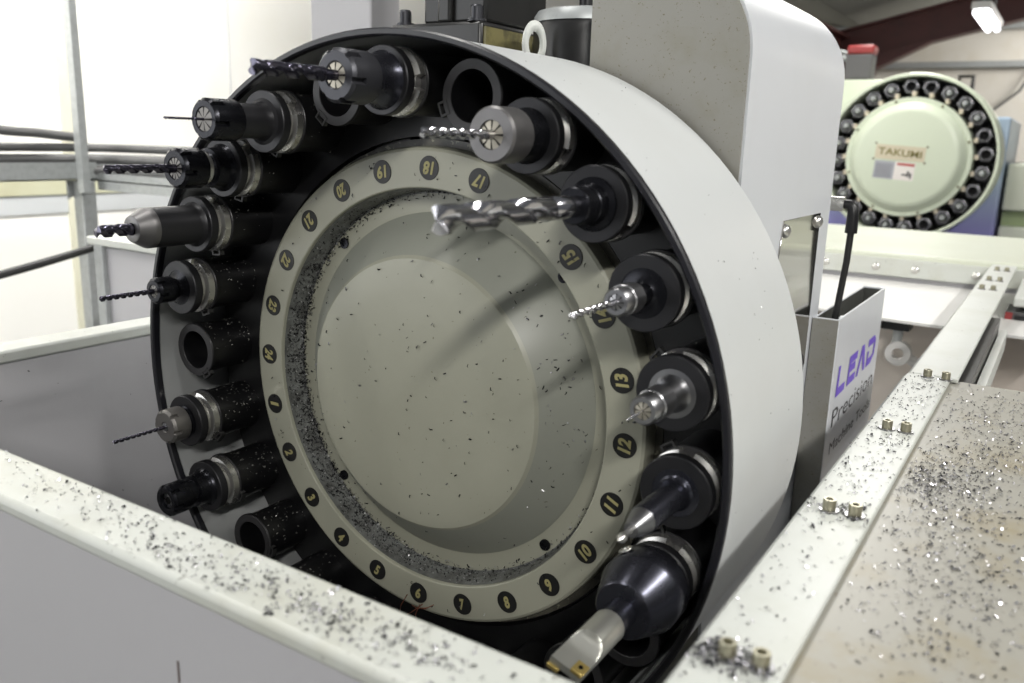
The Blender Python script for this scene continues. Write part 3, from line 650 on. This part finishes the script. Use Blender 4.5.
# 13
t = holder(13, 'collet_chuck', 'small steel hex-nut chuck with hair-thin drill beside badge 13', 'tool holder', [(.0238, .0140), (.0255, .0125), (.030, .0100), (.048, .0096)], 'nutsteel', front='oxide_dull')
nut_hex(.0112, .041, .0735, .0062).build('collet_nut', 'nutsteel', t); collet(.0062, .0725, .001).build('collet', ['collet', 'hole'], t)
twist_drill(.0007, .07, .0965, .078, 5, 12).build('drill_bit', 'brightdrill', t)
# 14
t = holder(14, 'collet_chuck', 'small hex-nut chuck with short bright drill overlapping badge 14', 'tool holder', [(.0238, .0125), (.026, .0085), (.032, .0080), (.044, .0078)], 'oxide')
nut_hex(.0106, .042, .0675, .0058).build('collet_nut', 'nutsteel', t); collet(.0058, .0665, .002).build('collet', ['nutsteel', 'hole'], t)
twist_drill(.0024, .064, .1285, .076, 3).build('drill_bit', 'brightdrill', t)
# 15 big drill
t = holder(15, 'drill_holder', 'holder with the largest bright twist drill, pointing across the top of the disc', 'tool holder', [(.0238, .0195), (.026, .0190), (.0275, .0150), (.034, .0140), (.036, .0140), (.0365, .0132), (.052, .0130), (.053, .0122)], 'oxide')
m = MB(); m.lathe([(.052, .0074), (.0635, .0074), (.064, .0079), (.082, .0079), (.083, .0072), (.088, .0072), (.088, 0)], 36); m.build('drill_shank', 'brightdrill', t)
twist_drill(.0074, .086, .205, .090, 1.25, 64, .0084, .42).build('drill_bit', 'brightdrill', t)
# 16
t = holder(16, 'collet_chuck', 'chuck with wide bright ring nut and bright twist drill near badge 17', 'tool holder', [(.0238, .0205), (.027, .0190), (.040, .0182), (.046, .0182)], 'oxide')
m = MB(); m.lathe([(.044, .0170), (.044, .0192), (.0455, .0196), (.0685, .0196), (.0705, .0180), (.0705, .0102), (.067, .0098)], 64); m.build('collet_nut', 'darkface', t)
collet(.0098, .069, .0034).build('collet', ['collet', 'hole'], t)
twist_drill(.0034, .066, .147, .076, 3.2).build('drill_bit', 'brightdrill', t)
# 18
t = holder(18, 'collet_chuck', 'blued collet chuck with dark end mill at the top of the carousel above badge 19', 'tool holder', [(.0238, .0235), (.027, .0218), (.031, .0195), (.040, .0190), (.046, .0190)], 'bluesteel')
nut_er(.0205, .045, .0765, .0095).build('collet_nut', 'oxide_mid', t); collet(.0096, .0755, .0035).build('collet', ['collet', 'hole'], t)
twist_drill(.0042, .07, .156, .090, 1.7, 32, .0056, .12).build('drill_bit', 'hss', t)
# 20
t = holder(20, 'collet_chuck', 'long-bodied chuck with needle-thin drill, second from the top of the left-hand tools', 'tool holder', [(.0238, .021), (.0255, .0175), (.029, .0158), (.033, .0152), (.058, .0150)], 'oxide_dull')
nut_er(.0178, .057, .0875, .0095).build('collet_nut', 'oxide', t); collet(.0105, .0867, .0012).build('collet', ['greyface', 'hole'], t)
twist_drill(.0012, .08, .1262, .094, 5, 14).build('drill_bit', 'hss', t)
# 21
t = holder(21, 'collet_chuck', 'black chuck with steel collar and dark twist drill in front of the cable tray', 'tool holder', [(.0238, .0225), (.0265, .0205), (.030, .0188), (.040, .0182), (.041, .0150), (.043, .0135), (.0495, .0135)], 'oxide')
m = MB(); m.lathe([(.043, .0140), (.0445, .0152), (.048, .0152), (.0495, .0140)], 48); m.build('steel_collar', 'steel', t)
nut_er(.0182, .050, .0755, .0090).build('collet_nut', 'oxide', t); collet(.0120, .0745, .0038, 12).build('collet', ['greyface', 'hole'], t)
twist_drill(.0040, .072, .1445, .084, 2.3).build('drill_bit', 'hss', t)
# 22
t = holder(22, 'end_mill_holder', 'smooth black cylindrical holder with sloping steel nose and short dark cutter', 'tool holder', [(.0238, .0225), (.026, .0205), (.029, .0193), (.0735, .0191)], 'oxide_dull')
m = MB(); m.lathe([(.0733, .0191), (.0785, .0191), (.080, .0185), (.0915, .0125), (.092, .0115), (.092, .0058), (.089, .0056)], 56); m.build('sloping_nose', 'darkface', t)
twist_drill(.0050, .088, .1265, .0935, 1.1, 32, .0058, .15).build('end_mill', 'hss', t)
# 23
t = holder(23, 'collet_chuck', 'narrow-necked chuck with small black nut and dark drill, left of badge 23', 'tool holder', [(.0238, .0125), (.026, .0085), (.0275, .0078), (.028, .0102), (.0300, .0102), (.0305, .0078), (.035, .0078)], 'oxide')
nut_er(.0132, .0335, .0535, .0055).build('collet_nut', 'oxide', t); collet(.0062, .0528, .0025).build('collet', ['greyface', 'hole'], t)
twist_drill(.0027, .05, .1115, .060, 3.4).build('drill_bit', 'hss', t)
# ------------------------------------------------------------------ metal swarf (uncountable chips)
def stuff(mb, name, mat, label):
    return tag(mb.build(name, mat, smooth=0), label, 'swarf', None, 'stuff')
m = MB()
def groove():
    u = random.random()
    if u < .88: a = R_(random.gauss(205, 55))
    else: a = R_(random.uniform(80, 350))
    low = max(0, -sin(a))
    if random.random() < .55+.2*low:       # lying on the wall of the groove
        t_ = random.random()**1.3; r = .1895+.0022*t_-.0007; y = .0262-.020*t_
        return (r*cos(a), y, r*sin(a)), (-cos(a), -.1, -sin(a))
    r = .1885-.0035*abs(random.gauss(0, 1)); r = max(r, .176)
    return (r*cos(a), .0272, r*sin(a)), (0, -1, 0)
swarf(m, groove, 3800, .0009, .0030)
stuff(m, 'metal_swarf', 'chip_dark', 'band of dark metal swarf caught in the groove of the numbered disc')
m = MB()
def face():
    while True:
        a = random.uniform(0, 2*pi); r = .228*math.sqrt(random.random())
        if r < .129: return (r*cos(a), -.0120, r*sin(a)), (0, -1, 0)
        if .135 < r < .166: t_ = (r-.1325)/(.167-.1325); return (r*cos(a), -.008+.032*t_-.0006, r*sin(a)), (.7*cos(a), -.7, .7*sin(a))
        if .1715 < r < .187: return (r*cos(a), .0277, r*sin(a)), (0, -1, 0)
        if .196 < r < .225: return (r*cos(a), -.0003, r*sin(a)), (0, -1, 0)
swarf(m, face, 330, .0008, .0036)
stuff(m, 'metal_swarf', 'chip_dark', 'scattered dark swarf slivers on the face of the beige disc')
m = MB()
def cone():
    a = R_(random.gauss(12, 20)); r = random.uniform(.137, .166); t_ = (r-.1325)/(.167-.1325)
    return (r*cos(a), -.008+.032*t_-.0006, r*sin(a)), (.7*cos(a), -.7, .7*sin(a))
swarf(m, cone, 48, .0012, .0030)
stuff(m, 'metal_swarf', 'chip', 'shiny curled swarf on the right side of the disc cone')
m = MB()
def pots():
    k = random.choice((1, 1, 2, 2, 3, 3, 23, 23, 24, 24, 22, 4, 5, 20, 21, 13, 19)); a = ang(k)
    th = R_(random.gauss(60, 45)); s = random.uniform(-.075, -.006)
    return (PR*cos(a)+.0268*cos(th), PY-s, PR*sin(a)+.0268*sin(th)), (cos(th), 0, sin(th))
swarf(m, pots, 1000, .0006, .0026)
stuff(m, 'metal_swarf', 'chip_pot', 'glinting swarf specks stuck to the black tool pots')
m = MB()
cl = [(.375, -.25, .009, .008), (.39, -.25, .008, .007), (.385, .04, .012, .06), (.39, .15, .012, .05), (.385, .25, .012, .05), (.39, .33, .012, .04), (.38, -.04, .010, .01), (.395, -.04, .008, .01)]
swarf(m, gauss_place(cl, (.366, .408, -.283, .394), .0002, uni=.22), 900, .0010, .0034)
stuff(m, 'metal_swarf', 'chip', 'dark and bright swarf scattered over the white cover strip')
m = MB()
swarf(m, gauss_place([(.376, -.248, .009, .006), (.392, -.25, .010, .006)], (.364, .408, -.27, -.235), .0012, uni=.0), 170, .0015, .0045)
stuff(m, 'metal_swarf', 'chip', 'clump of silvery swarf around the nearest two strip bolts')
m = MB()
cl = [(.43, .07, .012, .03), (.445, .10, .02, .04), (.46, .20, .03, .08), (.45, -.02, .02, .06), (.50, .12, .05, .1), (.48, .28, .04, .06), (.55, .2, .06, .08), (.47, -.12, .03, .06)]
swarf(m, gauss_place(cl, (.413, .80, -.35, .408), -.0058, uni=.3), 5200, .0007, .0032)
stuff(m, 'metal_swarf', 'chip', 'thick scatter of glinting swarf over the tan roof plate')
m = MB()
cl = [(.075, -.335, .03, .009), (.12, -.335, .03, .009), (.16, -.33, .03, .01), (.22, -.33, .03, .01), (.25, -.33, .02, .01), (.0, -.32, .06, .009), (.19, -.335, .02, .008)]
swarf(m, gauss_place(cl, (-.3, .33, -.350, -.308), .0002, uni=.25), 900, .0008, .0034)
stuff(m, 'metal_swarf', 'chip', 'swarf strewn along the top edge of the foreground enclosure wall')
m = MB()
for (x, z, dx, dz) in ((-.028, -.238, .010, .022), (-.020, -.240, .022, .020), (-.006, -.240, .004, .018), (.000, -.226, .016, .010), (-.012, -.226, .020, .004)):
    m.tube([(x, -.0015, z), (x+dx*.5, -.006, z+dz*.45), (x+dx, -.002, z+dz)], .0005, 5)
stuff(m, 'metal_swarf', 'copper', 'thin coppery swarf curls below badge 6, over the foreground panel')
m = MB()
def on_guard():
    a = R_(random.uniform(-12, 80)); y = random.uniform(-.055, .12)
    return (RG*cos(a), y, RG*sin(a)), (cos(a), 0, sin(a))
swarf(m, on_guard, 55, .0006, .0018)
stuff(m, 'metal_swarf', 'chip_dark', 'tiny dark swarf specks on the silver-white drum guard')
m = MB()
def left_panel(): return (-.4515, random.uniform(-.29, .1), random.uniform(-.3, -.02)), (1, 0, 0)
swarf(m, left_panel, 40, .001, .003)
stuff(m, 'metal_swarf', 'chip_dark', 'few dark swarf specks on the grey left enclosure wall')
# ------------------------------------------------------------------ rear machine with its own carousel
RC = Vector((-.052, 3.0, .209)); RS = .307
rm_ = empty('rear_machine', (.0, 3.4, FLOOR), 'blue and violet machine body behind the rear carousel', 'machine')
m = MB(); m.box((-.5, -.20, 0), (.262, .5, 1.82)); bdy = m.build('body', 'blue', rm_, bevel=.01); bdy.location = (0, 0, 0)
# shift so the colour break is in object space near the photo height
for v in bdy.data.vertices: v.co.z -= 1.42
bdy.location = (0, 0, 1.42)
gc = empty('rear_carousel', (RC.x, RC.y+.19, RC.z), 'pale green tool carousel with cream nameplate in the background', 'tool carousel')
sy = .19
m = MB(); m.lathe([(sy, RS-.010), (sy+.004, RS-.008), (sy+.004, RS), (sy-.004, RS+.004), (.0, RS+.004), (.0, 0)], 96); m.lathe([(sy, RS-.010), (.01, RS-.012)], 96); m.build('drum_guard', 'palegreen', gc)
m = MB(); m.lathe([(.02, RS-.013), (.02, 0)], 64); m.build('dark_back', 'castblack', gc)
m = MB(); m.lathe([(.06, .222), (sy+.008, .222), (sy+.012, .220), (sy+.012, .205), (sy+.016, .200), (sy+.032, .188), (sy+.040, .178), (sy+.042, .165), (sy+.042, 0)], 96); cv = m.build('cover_disc', 'palegreen', gc)
m = MB(); m.box((-.36, .004, .170), (-.06, .12, .300)); m.build('mount_arm', 'palegreen', gc, bevel=.006)
m = MB(); m.lathe([(sy+.0125, .2045), (sy+.0155, .2000)], 96); m.build('seam', 'greenedge', cv)
for i in range(8):
    a = 2*pi*i/8+.3; m = MB(); m.lathe([(sy+.012, .005), (sy+.015, .004), (sy+.015, 0)], 12); m.v = [(x+.2125*cos(a), y, z+.2125*sin(a)) for x, y, z in m.v]; m.build('screw', 'greenbrown', cv)
NP = 24
for i in range(NP):
    a = 2*pi*(i+.3)/NP; cx, cz_ = .262*cos(a), .262*sin(a); filled = i not in (1, 22, 3+20, 5, 6, 2)
    filled = not (i in (0, 1, 5, 6, 22, 19))
    m = MB()
    def fr(ii, s, q, th, a=a):
        b = (th % (pi/3))-pi/6; return q*.95/cos(b) if ii in (0, 1) else q
    m.lathe([(.03, .026), (sy-.012, .026), (sy-.010, .022), (sy-.010, .0165), (sy-.05, .015), (sy-.05, 0)], 24, 0, fr)
    po = m.build('tool_pot', 'rearpot', gc, loc=(cx, 0, cz_))
    m = MB(); m.lathe([(sy-.049, .0148), (sy-.049, 0)], 16); m.build('pot_bore', 'hole', po)
    m = MB(); m.box((-.006, -sy+.004, -.006), (.008, -sy+.05, .012)); b_ = m.build('clip', 'ivory', po, bevel=.001); b_.location = (-.033*cos(a+.35), 0, -.033*sin(a+.35))
    m = MB()
    if filled:
        m.lathe([(sy-.04, .013), (sy-.004, .0125), (sy+.004, .009), (sy+.010, .009), (sy+.014, .006), (sy+.014, 0)], 16); m.build('pull_stud', 'galv', po)
npm = MB(); yy = -sy-.042
plt = empty('nameplate', (0, yy, .02), '', '') if False else None
a_ = -.06
def rp(x, z):
    x -= .024; z -= .026; return (x*cos(a_)-z*sin(a_), x*sin(a_)+z*cos(a_))
def tilt_box(mb, x0, z0, x1, z1, y0, y1, mi=0): mb.prism([rp(x0, z0), rp(x1, z0), rp(x1, z1), rp(x0, z1)], 'y', y0, y1, mi)
m = MB(); tilt_box(m, -.085, .015, .090, .068, yy-.002, yy); npl = m.build('nameplate', 'plate_cream', cv)
m = MB(); u = rp(1, 0); v_ = rp(0, 1); put_text(m, 'TAKUMI', (*[rp(.002, .042)[0]], yy-.002, rp(.002, .042)[1]), (u[0], 0, u[1]), (v_[0], 0, v_[1]), .027, .158, bold=.018); m.build('lettering', 'olive', npl, smooth=0)
for (x, z) in ((-.088, .012), (.093, .012), (-.088, .071), (.093, .071)):
    q = rp(x, z); m = MB(); m.lathe([(0, .004), (.002, .003), (.002, 0)], 10); m.build('rivet', 'greenbrown', cv, loc=(q[0], yy, q[1]))
m = MB(); tilt_box(m, -.080, -.058, -.008, .008, yy-.001, yy, 0)
for i in range(6): tilt_box(m, -.074, -.050+i*.0085, -.018, -.0475+i*.0085, yy-.0013, yy-.001, 1)
m.build('instruction_sticker', ['sticker_grey', 'greybox'], cv)
m = MB(); tilt_box(m, -.008, -.058, .064, .008, yy-.001, yy, 0); tilt_box(m, .000, -.004, .062, .005, yy-.0014, yy-.001, 1)
for (x0, z0, x1, z1) in ((.022, -.040, .040, -.034), (.040, -.044, .046, -.022), (.046, -.036, .056, -.030), (.050, -.050, .056, -.034)): tilt_box(m, x0, z0, x1, z1, yy-.0014, yy-.001, 2)
m.build('warning_sticker', ['sticker_white', 'sticker_red', 'ink'], cv)
gm = empty('rear_cabinet', (.648, 3.27, FLOOR), 'pale green machine cabinet with horizontal grooves at the right edge', 'cabinet')
m = MB(); m.box((-.375, 0, 0), (.5, .5, 1.20)); m.box((-.375, -.03, 1.31), (.5, .5, 1.41)); m.box((-.375, -.03, 1.47), (.5, .5, 1.65)); m.build('case', 'palegreen_dirty', gm, bevel=.008)
m = MB(); m.box((-.372, .02, 1.2), (.5, .5, 1.64)); m.build('dark_gap', 'greenedge', gm)
sl = empty('beacon_box', (-.315, 3.25, .511), 'grey box with red cap standing behind the top left of the rear carousel', 'box')
m = MB(); m.box((-.048, -.05, .0), (.055, .04, .098)); m.build('box_case', 'greybox', sl, bevel=.005)
m = MB(); m.box((-.047, -.052, .098), (.058, .044, .134)); m.build('red_cap', 'lampred', sl, bevel=.01)
m = MB(); m.tube([(-.13, .03, .10), (-.04, .02, .085)], .012, 8); m.tube([(-.15, .03, .135), (-.04, .02, .105)], .006, 8); m.build('conduit', 'galv', sl)
